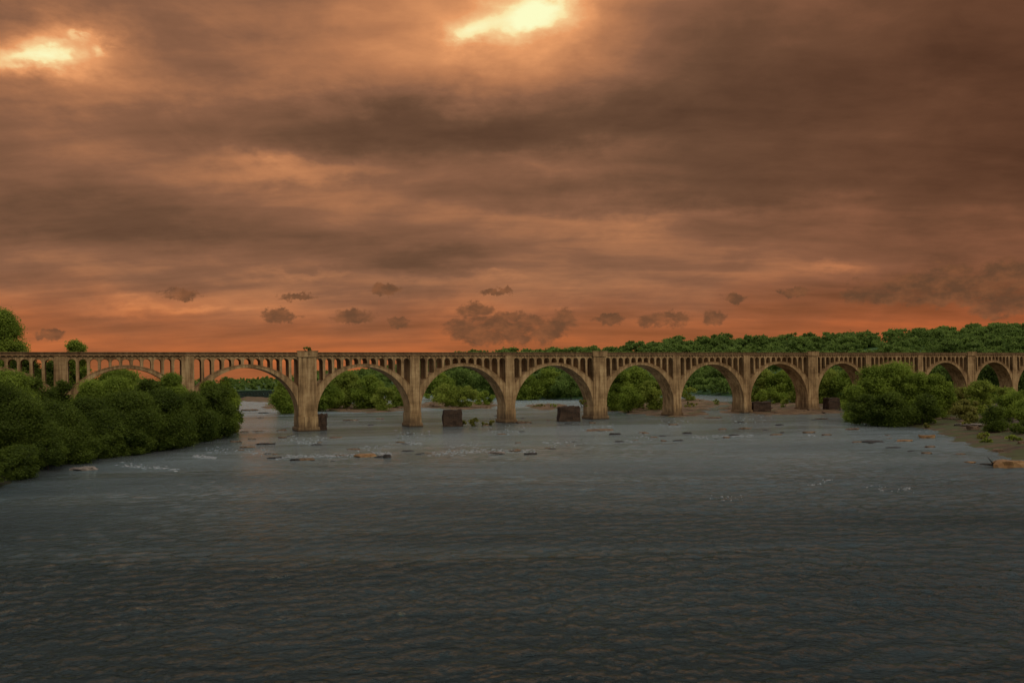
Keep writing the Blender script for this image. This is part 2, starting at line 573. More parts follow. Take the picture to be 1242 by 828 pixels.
# ------------------------------------------------------------------ terrain
def seg_dist(px, py, poly):
    """signed distance to polygon, positive inside (numpy)"""
    n = len(poly); dmin = np.full(px.shape, 1e9); inside = np.zeros(px.shape, bool)
    for i in range(n):
        x1, y1 = poly[i]; x2, y2 = poly[(i + 1) % n]
        dx, dy = x2 - x1, y2 - y1
        tt = np.clip(((px - x1) * dx + (py - y1) * dy) / (dx * dx + dy * dy + 1e-9), 0, 1)
        dmin = np.minimum(dmin, np.hypot(px - x1 - tt * dx, py - y1 - tt * dy))
        cond = (y1 > py) != (y2 > py)
        inside ^= cond & (px < dx * (py - y1) / (dy if abs(dy) > 1e-9 else 1e-9) + x1)
    return np.where(inside, dmin, -dmin)


def fbm(x, y, sc, octv=4):
    out = np.zeros(x.shape)
    flat = out.ravel(); xf = x.ravel(); yf = y.ravel()
    for i in range(flat.size):
        flat[i] = noise.fractal((xf[i] * sc, yf[i] * sc, 3.7), 1.0, 2.0, octv)
    return out


LANDS = []


def land(name, px_poly, slope, hmax, step, mat, label, cat, wpoly=None, rough=0.35, nsc=0.12, jag=2.0):
    poly = wpoly if wpoly else [tuple(on_ground(x, y)[:2]) for x, y in px_poly]
    P_ = np.array(poly)
    x0, y0 = P_.min(0) - 6; x1, y1 = P_.max(0) + 6
    nx = int((x1 - x0) / step) + 1; ny = int((y1 - y0) / step) + 1
    gx, gy = np.meshgrid(np.linspace(x0, x1, nx), np.linspace(y0, y1, ny))
    nz = fbm(gx, gy, nsc)
    d = seg_dist(gx, gy, poly) + nz * jag
    z = np.where(d < 0, np.maximum(d * slope, -1.5), np.minimum(d * slope, hmax * (1 - np.exp(-np.maximum(d, 0) * slope / hmax))))
    z = z + nz * rough * np.clip(d / 3 + .5, 0, 1)
    LANDS.append((x0, y0, (x1 - x0) / (nx - 1), (y1 - y0) / (ny - 1), z))
    vs = np.stack([gx.ravel(), gy.ravel(), z.ravel()], 1)
    fs = []
    for j in range(ny - 1):
        for i in range(nx - 1):
            q = (j * nx + i, j * nx + i + 1, (j + 1) * nx + i + 1, (j + 1) * nx + i)
            if max(vs[k][2] for k in q) > -0.35: fs.append(q)
    me = bpy.data.meshes.new(name); me.from_pydata(vs.tolist(), [], fs)
    for p in me.polygons: p.use_smooth = True
    o = link(name, me, mat)
    tag(o, label, cat, kind="structure")
    return o


def ground(x, y):
    best = 0.0
    for x0, y0, sx, sy, z in LANDS:
        i = int(round((x - x0) / sx)); j = int(round((y - y0) / sy))
        if 0 <= j < z.shape[0] and 0 <= i < z.shape[1]: best = max(best, float(z[j, i]))
    return best


lb = [(-330, 800), (-150, 660), (-60, 610), (5, 590), (25, 576), (60, 564), (95, 555), (140, 547), (190, 540), (230, 532), (264, 524),
      (284, 507), (289, 495), (286, 486), (270, 480)]
wl = [tuple(on_ground(x, y)[:2]) for x, y in lb]
wl += [(-175, 520), (-420, 640), (-700, 500), (-600, 60)]
land("left_bank", None, 0.22, 5.0, 4.0, M['bank'], "dark wooded left bank of the river", "river bank", wpoly=wl, rough=0.5)
rb = [(1018, 499), (1030, 510), (1060, 514), (1100, 517), (1135, 521), (1152, 530), (1176, 539), (1204, 549), (1232, 553), (1290, 566), (1500, 640)]
wr = [tuple(on_ground(x, y)[:2]) for x, y in rb]
wr += [(420, 60), (700, 200), (620, 480), (330, 470), (190, 372)]
land("right_bank", None, 0.09, 2.6, 2.5, M['shore'], "sandy right bank below the bushes", "river bank", wpoly=wr, rough=0.3)
bars = [
    ([(378, 496), (420, 499.5), (455, 500), (492, 498), (498, 492), (450, 490), (380, 489)], "gravel bar below the bushes behind the fourth arch"),
    ([(505, 493), (540, 496.5), (580, 496), (604, 493), (598, 488), (520, 487)], "gravel bar with bushes seen through the tall middle arch"),
    ([(640, 494), (660, 497), (684, 495), (680, 490), (645, 490)], "low grassy gravel bar in mid river"),
    ([(736, 498), (775, 503), (812, 506), (846, 504), (856, 497), (880, 490), (850, 484), (800, 483), (742, 488)], "broad rocky shoal around the pier right of centre"),
    ([(878, 500), (925, 502.5), (975, 503), (1010, 500), (1016, 496), (990, 490), (915, 487), (880, 491)], "rock ledge at the feet of the two right piers"),
    ([(326, 495), (352, 498), (362, 490), (352, 484), (330, 486)], "small gravel bar left of the broad pier"),
    ([(290, 486), (330, 488), (338, 483), (300, 481)], "thin gravel spit out in the bright water"),
]
for k, (pp, lab) in enumerate(bars):
    land("gravel_bar", pp, 0.12, 0.5, 1.6, M['sand'], lab, "gravel bar", rough=0.35, nsc=0.13, jag=6.0)

# far valley sides, ridge behind the right half
prof = [  # x, shore depth, ridge depth, skyline y
    (-500, 420, 900, 440), (-150, 430, 900, 448), (60, 520, 1000, 457), (170, 700, 1300, 462), (285, 1500, 2100, 459.5), (330, 1500, 2100, 458.5),
    (365, 1100, 1600, 456), (400, 950, 1400, 451), (440, 880, 1300, 451), (470, 850, 1250, 448), (495, 800, 1200, 440),
    (530, 740, 1150, 433), (570, 680, 1100, 430), (640, 590, 1050, 426), (700, 560, 1000, 424.5), (745, 560, 980, 423),
    (790, 580, 960, 417), (835, 660, 980, 413), (900, 560, 930, 412), (960, 480, 900, 409), (1010, 460, 900, 410.5),
    (1060, 440, 880, 406), (1120, 430, 860, 403), (1180, 420, 840, 400), (1215, 410, 820, 395), (1250, 410, 810, 390),
    (1400, 400, 800, 380), (1800, 400, 800, 372)]
PX = np.array([p[0] for p in prof]); SH = np.array([p[1] for p in prof]); RD = np.array([p[2] for p in prof]); SK = np.array([p[3] for p in prof])


def valley(x, tt):
    """point of the valley side: column x, tt 0 shore .. 1 ridge"""
    sh, rd, sk = np.interp(x, PX, SH), np.interp(x, PX, RD), np.interp(x, PX, SK)
    u, v = ray(x, sk)
    top = HC + v * rd - 9.0
    Z = sh + (rd - sh) * tt
    return u * Z, Z, 1.0 + (max(top, 4) - 1.0) * (tt ** 1.3)


cols = np.linspace(-500, 1800, 140); tts = [-.06, 0, .04, .12, .25, .4, .55, .7, .85, 1, 1.25, 3.0, 6.0]
vs, fs = [], []
for x in cols:
    for tt in tts:
        if tt < 0: X, Y, z = valley(x, 0); Y *= 0.985; X *= .985; z = -1.2
        elif tt <= 1: X, Y, z = valley(x, tt)
        else: X, Y, z = valley(x, 1); k = 1 + (tt - 1) * .4; X *= k; Y *= k; z = HC + (z - HC) * (1 if z < HC else 1 / k) - (tt - 1) * 1.0
        vs.append((X, Y, z))
nt = len(tts)
for i in range(len(cols) - 1):
    for j in range(nt - 1):
        fs.append((i * nt + j, (i + 1) * nt + j, (i + 1) * nt + j + 1, i * nt + j + 1))
me = bpy.data.meshes.new("hills"); me.from_pydata(vs, [], fs)
for p in me.polygons: p.use_smooth = True
tag(link("hills", me, M['hill']), "wooded hillside of the far valley", "hills", kind="structure")


# ------------------------------------------------------------------ vegetation
def leaf_cloud(centers, radii, counts, leaf, flat=1.0, tone_base=None, out_bias=0.55):
    """leaf faces on and in many lobes; returns (verts, tone) arrays"""
    V, T = [], []
    for c, r, n, tb in zip(centers, radii, counts, tone_base):
        n = int(n)
        d = RNG.normal(size=(n, 3)); d /= np.linalg.norm(d, axis=1)[:, None] + 1e-9
        rad = np.power(RNG.random(n), 0.28)
        # ragged surface
        rad *= 1 + 0.30 * RNG.normal(size=n)
        p = c + d * rad[:, None] * r
        nn = d * out_bias + RNG.normal(size=(n, 3)) * 0.5 + np.array([0, 0, 0.35])
        nn /= np.linalg.norm(nn, axis=1)[:, None] + 1e-9
        ref = RNG.normal(size=(n, 3))
        a = np.cross(nn, ref); a /= np.linalg.norm(a, axis=1)[:, None] + 1e-9
        b = np.cross(nn, a)
        sz = leaf * (0.55 + 0.9 * RNG.random(n))[:, None]
        asp = (0.55 + 0.35 * RNG.random(n))[:, None]
        bend = nn * sz * 0.18
        q = np.stack([p - a * sz - bend, p + b * sz * asp * (0.7 + .4 * RNG.random((n, 1))), p + a * sz - bend, p - b * sz * asp], 1)
        V.append(q.reshape(-1, 3))
        T.append(np.clip(tb + 0.16 * RNG.normal(size=n), 0, 1))
    return np.concatenate(V), np.concatenate(T)


def leaf_mesh(name, V, T):
    nq = len(V) // 4
    me = bpy.data.meshes.new(name)
    me.vertices.add(nq * 4); me.loops.add(nq * 4); me.polygons.add(nq)
    me.vertices.foreach_set("co", V.astype(np.float32).ravel())
    me.loops.foreach_set("vertex_index", np.arange(nq * 4, dtype=np.int32))
    me.polygons.foreach_set("loop_start", np.arange(0, nq * 4, 4, dtype=np.int32))
    me.update(calc_edges=True)
    at_ = me.attributes.new("tone", 'FLOAT', 'FACE')
    at_.data.foreach_set("value", T.astype(np.float32))
    me.validate()
    return me


def crown_lobes(w, h, base, nl, dome=0.8):
    """lobes of a rounded crown of width w, from base up to h, at origin"""
    C_, R_ = [], []
    for k in range(nl):
        fz = RNG.random() ** 0.8
        ang = RNG.random() * 2 * math.pi
        prof_ = math.sqrt(max(1 - max(fz - 0.35, 0) ** 2 / 0.46, 0.02)) * (0.82 + 0.18 * min(fz / .3, 1))
        rho = math.sqrt(RNG.random()) * prof_
        lr = (0.10 + 0.16 * RNG.random() ** 1.4) * min(w, h) * (1.0 if fz < .7 else .8)
        x = math.cos(ang) * max(w / 2 * rho - lr * .55, 0); y = math.sin(ang) * max(w / 2 * rho - lr * .55, 0)
        z = base + (h - base) * fz
        z = min(z, h - lr * .75)
        C_.append((x, y, max(z, base + lr * .3))); R_.append((lr * 1.08, lr * 1.08, lr * .85))
    return np.array(C_), np.array(R_)


def tree(name, label, cat, x, ytop, Z, wpx, kind, group=None, nl=None, dens=1.0, trunk_h=0.12, leaf_px=1.25, gz=None, hang=None):
    top = at(x, ytop, Z)
    g = ground(top.x, top.y) if gz is None else gz
    h = top.z - g; w = wpx * Z / 1000.0
    root = empty(name, (top.x, top.y, g))
    tag(root, label, cat, group)
    leaf = leaf_px * Z / 1000.0 * 0.75
    if nl is None: nl = int(np.clip(w * h / (leaf * leaf) / 70, 22, 70))
    base = h * trunk_h
    C_, R_ = crown_lobes(w, h, base, nl)
    cnt = [max(30, int(dens * 2.1 * 4 * math.pi * r[0] * r[2] / (leaf * leaf * 1.9))) for r in R_]
    tb = np.clip(0.5 + 0.24 * RNG.normal(size=nl), 0.05, .95)
    V, T = leaf_cloud(C_, R_, cnt, leaf, tone_base=tb)
    V[:, 2] = np.maximum(V[:, 2], 0.02)
    link("crown", leaf_mesh("crown", V, T), LEAF[kind], root)
    # trunk and limbs
    mb = MB()
    tr = max(0.1, h * 0.016)
    lean = (random.uniform(-.04, .04) * h, random.uniform(-.04, .04) * h)
    pts = [(0, 0, -1.0), (lean[0] * .3, lean[1] * .3, h * .25), (lean[0] * .7, lean[1] * .7, h * .55), (lean[0], lean[1], h * .86)]
    mb.tube(pts, [tr * 1.3, tr, tr * .65, tr * .2])
    for k in range(7):
        f = random.uniform(.18, .7); a = random.uniform(0, 6.28); L = w * random.uniform(.22, .4)
        p0 = Vector((lean[0] * f, lean[1] * f, h * f))
        p1 = p0 + Vector((math.cos(a) * L * .5, math.sin(a) * L * .5, h * .09)); p2 = p0 + Vector((math.cos(a) * L, math.sin(a) * L, h * .22))
        if p2.z < h * .92: mb.tube([p0, p1, p2], [tr * .5, tr * .35, tr * .1], 5)
    mb.build("trunk", M['bark'], root)
    return root


GL = "bushes and trees massed on the left bank"
GR = "bushes massed on the right bank"
GI = "bushes and trees behind the arches"
left = [
    # x, top, depth, width px, kind, label
    (-45, 452, 138, 130, 'dark', "dark leafy tree cut by the left edge of the picture at the water"),
    (12, 478, 142, 95, 'dark', "dark broad bush nearest the camera at the lower left waterline"),
    (62, 490, 152, 84, 'dark', "low dark bush overhanging the water between the two nearest left bushes"),
    (106, 484, 164, 84, 'dark', "dark rounded bush at the waterline below the second arch foot"),
    (150, 478, 172, 80, 'dark', "dark bush above the black stretch of shoreline on the left"),
    (192, 474, 181, 74, 'dark', "dark bush at the waterline left of the bank's tip"),
    (230, 478, 196, 62, 'dark', "dense dark bush next to last before the bank's tip"),
    (262, 468, 214, 56, 'dark', "dark round bush at the right tip of the left bank"),
    (6, 453, 168, 75, 'mid', "green tree in front of the leftmost visible arch"),
    (40, 459, 176, 60, 'dark', "bushy tree hiding the left foot of the leftmost arch"),
    (72, 462, 184, 40, 'dark', "small dark tree against the leftmost visible pier"),
    (112, 463, 182, 50, 'mid', "green bush right of the arch foot on the left"),
    (140, 459, 188, 56, 'mid', "tall green bush under the crown of the second arch"),
    (178, 461, 194, 54, 'dark', "dark bush under the right half of the second arch"),
    (209, 454, 200, 42, 'mid', "upright green bush covering the foot of the second pier"),
    (276, 459, 232, 34, 'mid', "upright bush at the end of the left bank beside open water"),
    (252, 462, 226, 34, 'mid', "bush in front of the third arch foot on the left"),
    (-90, 450, 172, 110, 'dark', "dark tree at the far left edge behind the waterside trees"),
]
for x, yt, Z, w, kd, lab in left:
    tree("leafy_bush", lab, "bush", x, yt, Z, w, kd, GL, trunk_h=0.03)
# shrubs skirting the waterline of the left bank
skirt = [(22, 540, 128, 62), (58, 532, 141, 55), (92, 524, 152, 52), (126, 519, 162, 48), (160, 514, 168, 48), (190, 508, 177, 44),
         (222, 505, 188, 40), (248, 498, 206, 36), (270, 494, 222, 30), (283, 489, 240, 22), (-12, 548, 118, 60)]
side = ["nearest the camera", "second from the lower left", "third along the shore from the left", "fourth along the shore", "at the middle of the left shore",
        "before the black shoreline rocks", "sixth from the tip", "near the tip of the bank", "next to the tip of the bank", "at the very tip of the bank, pale edged", "cut by the left edge"]
for (x, yt, Z, w), sd in zip(skirt, side):
    tree("waterside_shrub", "dark waterside shrub on the left bank, " + sd, "shrub", x, yt, Z, w, 'dark', "shrubs along the left waterline", trunk_h=0.0)
tree("waterside_shrub", "small yellow green shrub at the tip of the left bank", "shrub", 279, 506, 236, 24, 'yellow', GL, trunk_h=0.0)

tree("tall_tree", "tall dark tree rising above the deck at the left edge", "tree", -2, 378, 236, 62, 'mid', None, trunk_h=0.18, nl=110)
tree("round_tree", "small round tree top showing above the deck on the left", "tree", 91, 413.5, 262, 34, 'mid', None, trunk_h=0.25)
tree("dark_tree", "dark tree behind the spandrel openings at the left edge", "tree", 28, 430, 232, 46, 'dark', GI)
tree("dark_tree", "dark tree behind the leftmost visible pier", "tree", 62, 438, 240, 36, 'dark', GI)
tree("dark_tree", "dark tree partly filling the first openings right of the leftmost pier", "tree", 92, 432, 262, 26, 'dark', GI)
tree("leafy_tree", "green tree behind the second arch, left of the orange gap", "tree", 146, 449.5, 262, 56, 'mid', GI)

behind = [
    (345, 462, 372, 36, 'mid', "dark bush behind the broad pier, at its left"),
    (394, 459, 400, 40, 'mid', "bush right of the broad pier, seen through the fourth arch"),
    (418, 452, 425, 48, 'light', "tallest pale green bush through the arch right of the broad pier"),
    (447, 456, 415, 46, 'mid', "green bush right of centre in the arch beside the broad pier"),
    (466, 470, 385, 34, 'light', "low yellowish bush at the waterline in the arch beside the broad pier"),
    (486, 464, 430, 30, 'mid', "green bush at the right end of the fourth arch, beside the slim pier"),
    (540, 466, 430, 34, 'light', "pale bush on the gravel left of the square stump"),
    (566, 468, 415, 36, 'light', "pale bush on the gravel above the square stump"),
    (588, 474, 440, 26, 'mid', "small bush on the gravel bar left of the middle pier"),
    (530, 449, 600, 46, 'mid', "green tree on far shore, upper left in the fifth arch"),
    (562, 448, 620, 50, 'far', "dark tree on far shore, middle of the fifth arch"),
    (596, 450, 610, 44, 'far', "dark tree on far shore, right in the fifth arch"),
    (636, 453, 550, 44, 'mid', "green tree on far shore, left in the sixth arch"),
    (664, 448, 565, 46, 'mid', "tallest tree on far shore in the sixth arch"),
    (692, 453, 545, 46, 'far', "dark tree on far shore, right in the sixth arch"),
    (720, 455, 540, 40, 'far', "dark tree on far shore behind the second broad pier"),
    (748, 448, 352, 40, 'mid', "green tree on the shoal right of the second broad pier"),
    (770, 446, 372, 44, 'mid', "tall green tree in the middle of the seventh arch"),
    (792, 462, 345, 42, 'light', "rounded pale bush at the waterline of the seventh arch"),
    (762, 470, 330, 30, 'mid', "low bush in front of the trees in the seventh arch"),
    (836, 470, 470, 28, 'light', "small pale bush on the shoal in the eighth arch"),
    (846, 449, 690, 40, 'far', "dark tree on far shore, left in the eighth arch"),
    (872, 447, 680, 46, 'far', "dark tree on far shore, right in the eighth arch"),
    (925, 447, 425, 42, 'light', "pale green tree, left in the ninth arch"),
    (950, 450, 415, 42, 'mid', "green tree in the middle of the ninth arch"),
    (972, 455, 405, 36, 'light', "green bush close to the third broad pier"),
    (934, 470, 395, 36, 'mid', "low green bush by the water in the ninth arch"),
    (1000, 448, 400, 40, 'light', "pale green tree right of the third broad pier"),
    (1026, 450, 395, 40, 'mid', "green tree in the tenth arch behind the big right bush"),
    (1052, 452, 400, 40, 'far', "dark tree behind the slim pier hidden by the big right bush"),
    (1098, 445, 410, 44, 'far', "dark tree under the eleventh arch behind the right bushes"),
    (1140, 442, 420, 44, 'far', "dark tree under the twelfth arch on the right"),
    (1170, 446, 415, 36, 'far', "dark tree behind the fourth broad pier"),
    (1203, 440, 410, 40, 'far', "dark tree under the arch next to the right edge"),
    (1240, 440, 405, 44, 'far', "dark tree behind the arch at the right edge"),
]
for x, yt, Z, w, kd, lab in behind:
    tree("leafy_tree" if 'tree' in lab else "leafy_bush", lab, 'tree' if 'tree' in lab else 'bush', x, yt, Z, w, kd, GI, trunk_h=0.04, leaf_px=1.15)
right = [
    (1036, 468, 246, 40, 'mid', "low left flank of the big bush mass on the right bank"),
    (1060, 446, 250, 52, 'mid', "tall green bush left in the mass on the right bank"),
    (1086, 442, 246, 54, 'mid', "tallest green bush in the mass on the right bank"),
    (1112, 453, 240, 46, 'mid', "green bush right of the tallest on the right bank"),
    (1134, 455, 238, 46, 'mid', "bush at the right end of the dense mass on the right bank"),
    (1050, 478, 226, 44, 'dark', "dark low bush at the left foot of the mass on the right bank"),
    (1082, 476, 222, 50, 'dark', "dark low bush in the middle foot of the mass on the right bank"),
    (1118, 478, 222, 48, 'dark', "dark low bush above the driftwood log"),
    (1163, 470, 252, 34, 'yellow', "sparse yellowish bush below the fourth broad pier"),
    (1188, 463, 244, 40, 'light', "pale green bush just right of the fourth broad pier"),
    (1172, 484, 226, 34, 'yellow', "low yellowish shrub above the sandy shore"),
    (1204, 492, 186, 34, 'dark', "small dark shrub hanging over the shore on the right"),
    (1232, 474, 206, 56, 'mid', "broad dark green bush at the right edge"),
    (1262, 480, 190, 60, 'mid', "green bush cut by the right edge of the picture"),
]
for x, yt, Z, w, kd, lab in right:
    tree("leafy_bush", lab, "bush", x, yt, Z, w, kd, GR, trunk_h=0.02)

shrubs = [(1016, 484, 345, 22, 'mid', "low shrub behind the half hidden stump"), (1040, 478, 330, 34, 'mid', "shrub in the shade of the tenth arch"),
          (1152, 474, 300, 30, 'mid', "shrub at the foot of the fourth broad pier, left side"), (1200, 468, 318, 34, 'mid', "shrub behind the pale green bush on the right"),
          (1222, 470, 290, 34, 'light', "shrub under the second arch from the right edge"), (1250, 478, 260, 40, 'yellow', "yellowish shrub under the arch at the right edge"),
          (1146, 492, 244, 22, 'yellow', "yellowish shrub on the sand right of the driftwood log"), (1218, 500, 212, 26, 'mid', "low shrub beside the pale grey boulder"),
          (1246, 508, 176, 40, 'dark', "dark shrub on the shore at the right edge"), (1176, 500, 212, 20, 'yellow', "small yellowish shrub at the edge of the sand")]
for x, yt, Z, w, kd, lab in shrubs:
    tree("bank_shrub", lab, "shrub", x, yt, Z, w, kd, "shrubs on the right bank", trunk_h=0.0)

# far wood: reads as one green mass
fc, fr_, fn, ft, leafs = [], [], [], [], []
Vs, Ts = [], []
for k in range(1400):
    x = RNG.uniform(-420, 1500) if k < 500 else RNG.uniform(280, 1260)
    tt = RNG.random() ** 0.75
    if RNG.random() < 0.35: tt = 0.9 + RNG.random() * .12
    if RNG.random() < 0.16: tt = RNG.random() * 0.05
    X, Y, z = valley(x, tt)
    if 280 < x < 345 and tt > .5 and RNG.random() < .5: continue
    hgt = RNG.uniform(8, 16) if tt > .08 else RNG.uniform(7, 13)
    w = hgt * RNG.uniform(1.3, 2.3)
    lf = Y * 0.00125
    nl = 16
    C_, R_ = crown_lobes(w, hgt, 0.5, nl)
    cnt = [max(8, int(1.9 * 4 * math.pi * r[0] * r[2] / (lf * lf * 2.2))) for r in R_]
    cnt = [min(c, 140) for c in cnt]
    tb = np.clip(RNG.random() * .7 + .1 + .2 * RNG.normal(size=nl), .02, .98)
    V, T = leaf_cloud(C_ + np.array([X, Y, z]), R_, cnt, lf, tone_base=tb)
    Vs.append(V); Ts.append(T)
tag(link("woodland", leaf_mesh("woodland", np.concatenate(Vs), np.concatenate(Ts)), LEAF['far']),
    "continuous green woodland covering the far valley side and ridge", "woodland", kind="stuff")

# small growth
def tuft(name, label, cat, loc, w, h, kind, n=240, group=None):
    root = empty(name, loc); tag(root, label, cat, group)
    C_, R_ = crown_lobes(w, h, 0, 9)
    V, T = leaf_cloud(C_, R_, [n // 9] * 9, 0.34, tone_base=np.clip(.5 + .3 * RNG.normal(size=9), 0, 1))
    V[:, 2] = np.maximum(V[:, 2], 0.0)
    link("foliage", leaf_mesh("foliage", V, T), LEAF[kind], root)
    mb = MB()
    for k in range(9):
        a = random.uniform(0, 6.28); r = random.uniform(.1, .42) * w
        mb.tube([(math.cos(a) * r * .3, math.sin(a) * r * .3, -.3), (math.cos(a) * r, math.sin(a) * r, h * .8)], [.05, .02], 4)
    mb.build("stem", M['bark'], root)
    return root


g1 = on_ground(578, 516.5)
for dx, w, lab in ((0, 5.2, "yellow green clump of grassy shrubs in the water left of the middle pier"),
                   (4.4, 3.4, "smaller yellowish clump touching the middle pier's foot"), (-4.6, 3.0, "sparse yellowish tuft right of the square stump")):
    tuft("grassy_clump", lab, "shrub", g1 + Vector((dx, .8 * abs(dx) ** .5, -.05)), w, 2.6 if dx == 0 else 1.6, 'yellow', 420, "grassy clumps by the middle pier")
tuft("cap_shrub", "pale shrub growing on top of the broad pier left of centre", "shrub", bridge_pt(ps[4] + .0, -.2, HT + .4), 5.0, .9, 'yellow', 320)
tuft("bar_tuft", "low tuft of grass on the gravel bar in mid river", "shrub", on_ground(655, 493, .3), 7, 1.6, 'yellow', 320)
tuft("bar_tuft", "smaller grass tuft at the right end of the mid river bar", "shrub", on_ground(672, 493, .3), 4, 1.6, 'light', 200)
for x, y, w, h, kd, lab in ((815, 494, 8, 3.5, 'yellow', "yellowish scrub on the shoal left in the eighth arch"), (838, 494, 7, 2.6, 'yellow', "low yellowish scrub on the shoal right in the eighth arch"),
                        (870, 490, 6, 2.4, 'light', "small green scrub at the right end of the shoal"), (775, 497, 9, 3, 'light', "green scrub at the water's edge in the seventh arch"),
                        (951, 494, 5, 3.6, 'light', "small upright shrub on the rock ledge in the ninth arch")):
    tuft("bar_scrub", lab, "shrub", on_ground(x, y, .4), w, h, kd, 420)

for k in range(34):
    x = random.uniform(1030, 1245); y = random.uniform(510, 548)
    p = on_ground(x, y, .3); g = ground(p.x, p.y)
    if g < .12: continue
    tuft("grass_tuft", "low green tuft of grass among the stones of the right shore", "grass", (p.x, p.y, g - .05), random.uniform(1.6, 3.6), random.uniform(.5, 1.3),
         random.choice(('mid', 'light', 'yellow')), 150, "grass tufts on the right shore")

# ------------------------------------------------------------------ old stone stumps
STUMPS = [(388.5, 3.5, 3.4, 4.6, "narrow dark stone stump tight against the right of the broad pier"),
          (548.0, -6.0, 5.9, 4.9, "square dark stone stump standing alone in the water left of the middle pier"),
          (689.0, -4.5, 7.2, 4.7, "wide dark stone stump left of the second broad pier"),
          (921.0, 1.0, 7.4, 3.9, "dark stone stump on rocks right of the eighth pier"),
          (1008.0, -2.0, 5.2, 4.6, "dark stone stump half hidden by the big right bushes")]
for x, tt, w, h, lab in STUMPS:
    p = bridge_pt(s_of(x) + tt * -.0, tt)
    u = (x - CX) / 1000; p.x = u * p.y
    root = empty("stone_stump", (p.x, p.y, 0), PHI - .3); tag(root, lab, "stone stump", "old bridge stumps in the river")
    bm = bmesh.new(); bmesh.ops.create_cube(bm, size=1)
    bmesh.ops.subdivide_edges(bm, edges=bm.edges[:], cuts=9, use_grid_fill=True)
    for v in bm.verts:
        t_ = .93 + .07 * (.5 - v.co.z)
        z = (v.co.z + .5) * (h + 1.5) - 1.5
        nz = noise.noise(Vector((v.co.x * 3 + x, v.co.y * 3, v.co.z * 4)))
        v.co = Vector((v.co.x * w * t_ + nz * .45, v.co.y * 4.6 * t_ + nz * .45, z + (nz * .7 if z > h - .3 else 0)))
    me = bpy.data.meshes.new("masonry"); bm.to_mesh(me); bm.free()
    link("masonry", me, M['masonry'], root)
    cb = MB()
    for k in range(4):                    # broken coping blocks on top
        xx = -w / 2 + (k + .5) * w / 4
        cb.box(xx - w / 8.6, xx + w / 8.6, -2.3 + random.uniform(0, .4), 2.2 - random.uniform(0, .8), h - .45, h + random.uniform(-.25, .4), .25, .3)
    cb.build("coping_block", M['masonry'], root, bevel=.12)
q = bridge_pt(s_of(700), -3.6, 4.7)
tuft("stump_shrub", "small yellowish shrub growing on the wide stump by the second broad pier", "shrub", q, 4.0, 2.2, 'yellow', 200)

# ------------------------------------------------------------------ rocks and driftwood
def rock_mesh(w, d, h, seed, flat=0.5):
    bm = bmesh.new(); bmesh.ops.create_icosphere(bm, subdivisions=3, radius=1)
    for v in bm.verts:
        n = noise.fractal(v.co * 1.1 + Vector((seed * 7.3, 0, 0)), 1, 2, 4)
        c = v.co * (1 + .55 * n)
        c.z = min(c.z, flat + .12 * n)
        v.co = Vector((c.x * w / 2, c.y * d / 2, c.z * h))
    me = bpy.data.meshes.new("rock"); bm.to_mesh(me); bm.free()
    return me


rocks = [  # x, base y, w px, h px, material, label
    (443, 554, 27, 4.5, 'rock_orange', "long flat orange slab in the white water before the fourth arch"),
    (469, 555, 10, 6.5, 'rock_dark', "small dark boulder right of the flat orange slab"),
    (602, 550.5, 22, 4, 'rock_pale', "pale flat rock in the rapids before the middle pier"),
    (643, 551, 17, 3, 'rock_dark', "dark flat rock at the right end of the rapids"),
    (625, 547, 16, 1.6, 'rock_tan', "thin tan rock between the pale and the dark flat rocks"),
    (727, 522.5, 34, 2.4, 'rock_tan', "long low tan slab at the foot of the second broad pier"),
    (745, 527, 13, 2.8, 'rock_dark', "dark rock right of the slab by the second broad pier"),
    (100, 570, 30, 5, 'rock_pale', "pale flat rock in the black water off the left bank"),
    (258, 527, 15, 3.5, 'rock_tan', "tan rock at the water's edge by the tip of the left bank"),
    (320, 539, 22, 2.2, 'rock_dark', "long dark rock awash left of the broad pier"),
    (342, 531, 9, 2.2, 'rock_tan', "small tan rock awash close left of the broad pier"),
    (405, 531, 15, 1.8, 'rock_tan', "low tan rock awash right of the broad pier"),
    (424, 510, 16, 1.6, 'rock_tan', "low tan rock in calm water under the middle of the fourth arch"),
    (461, 508, 10, 1.6, 'rock_tan', "small low rock in calm water under the right half of the fourth arch"),
    (303, 498, 22, 2.6, 'rock_tan', "tan ledge in the bright water between bank and broad pier"),
    (318, 501, 12, 1.6, 'rock_dark', "dark rock in front of the tan ledge in the bright water"),
    (635, 513, 20, 3, 'rock_tan', "brown rock against the right side of the middle pier"),
    (866, 507, 20, 2, 'rock_tan', "flat rock in the water right of the pier on the shoal"),
    (1228, 567, 40, 12, 'rock_orange', "big tan boulder at the right edge of the water"),
    (1178, 561, 12, 2, 'rock_orange', "small reddish rock awash left of the big tan boulder"),
    (1126, 531, 17, 5, 'rock_orange', "reddish brown rock in the dark water below the driftwood"),
    (1098, 535, 18, 2.4, 'rock_orange', "flat orange rock left of the reddish brown rock"),
    (1085, 543, 16, 1.5, 'rock_dark', "thin dark rock awash before the right bushes"),
    (1060, 536, 24, 2.0, 'rock_dark', "long dark rock awash before the left end of the right bushes"),
    (1180, 520, 30, 3.4, 'rock_pale', "low pale ledge along the sandy shore on the right"),
    (1228, 520, 30, 12, 'rock_pale', "pale grey boulder under the bush at the right edge"),
    (1035, 521, 16, 2.5, 'rock_tan', "tan rock off the left end of the right bank"),
]
for k, (x, y, w, h, mt, lab) in enumerate(rocks):
    p = on_ground(x, y); g = ground(p.x, p.y); Z = p.y / 1000
    o = link("river_rock", rock_mesh(w * Z, max(w * Z * .75, 1.6), h * Z * 1.35, k), M[mt], None, (p.x, p.y + w * Z * .25, max(g, 0) - .06), random.uniform(-.2, .2))
    tag(o, lab, "rock")
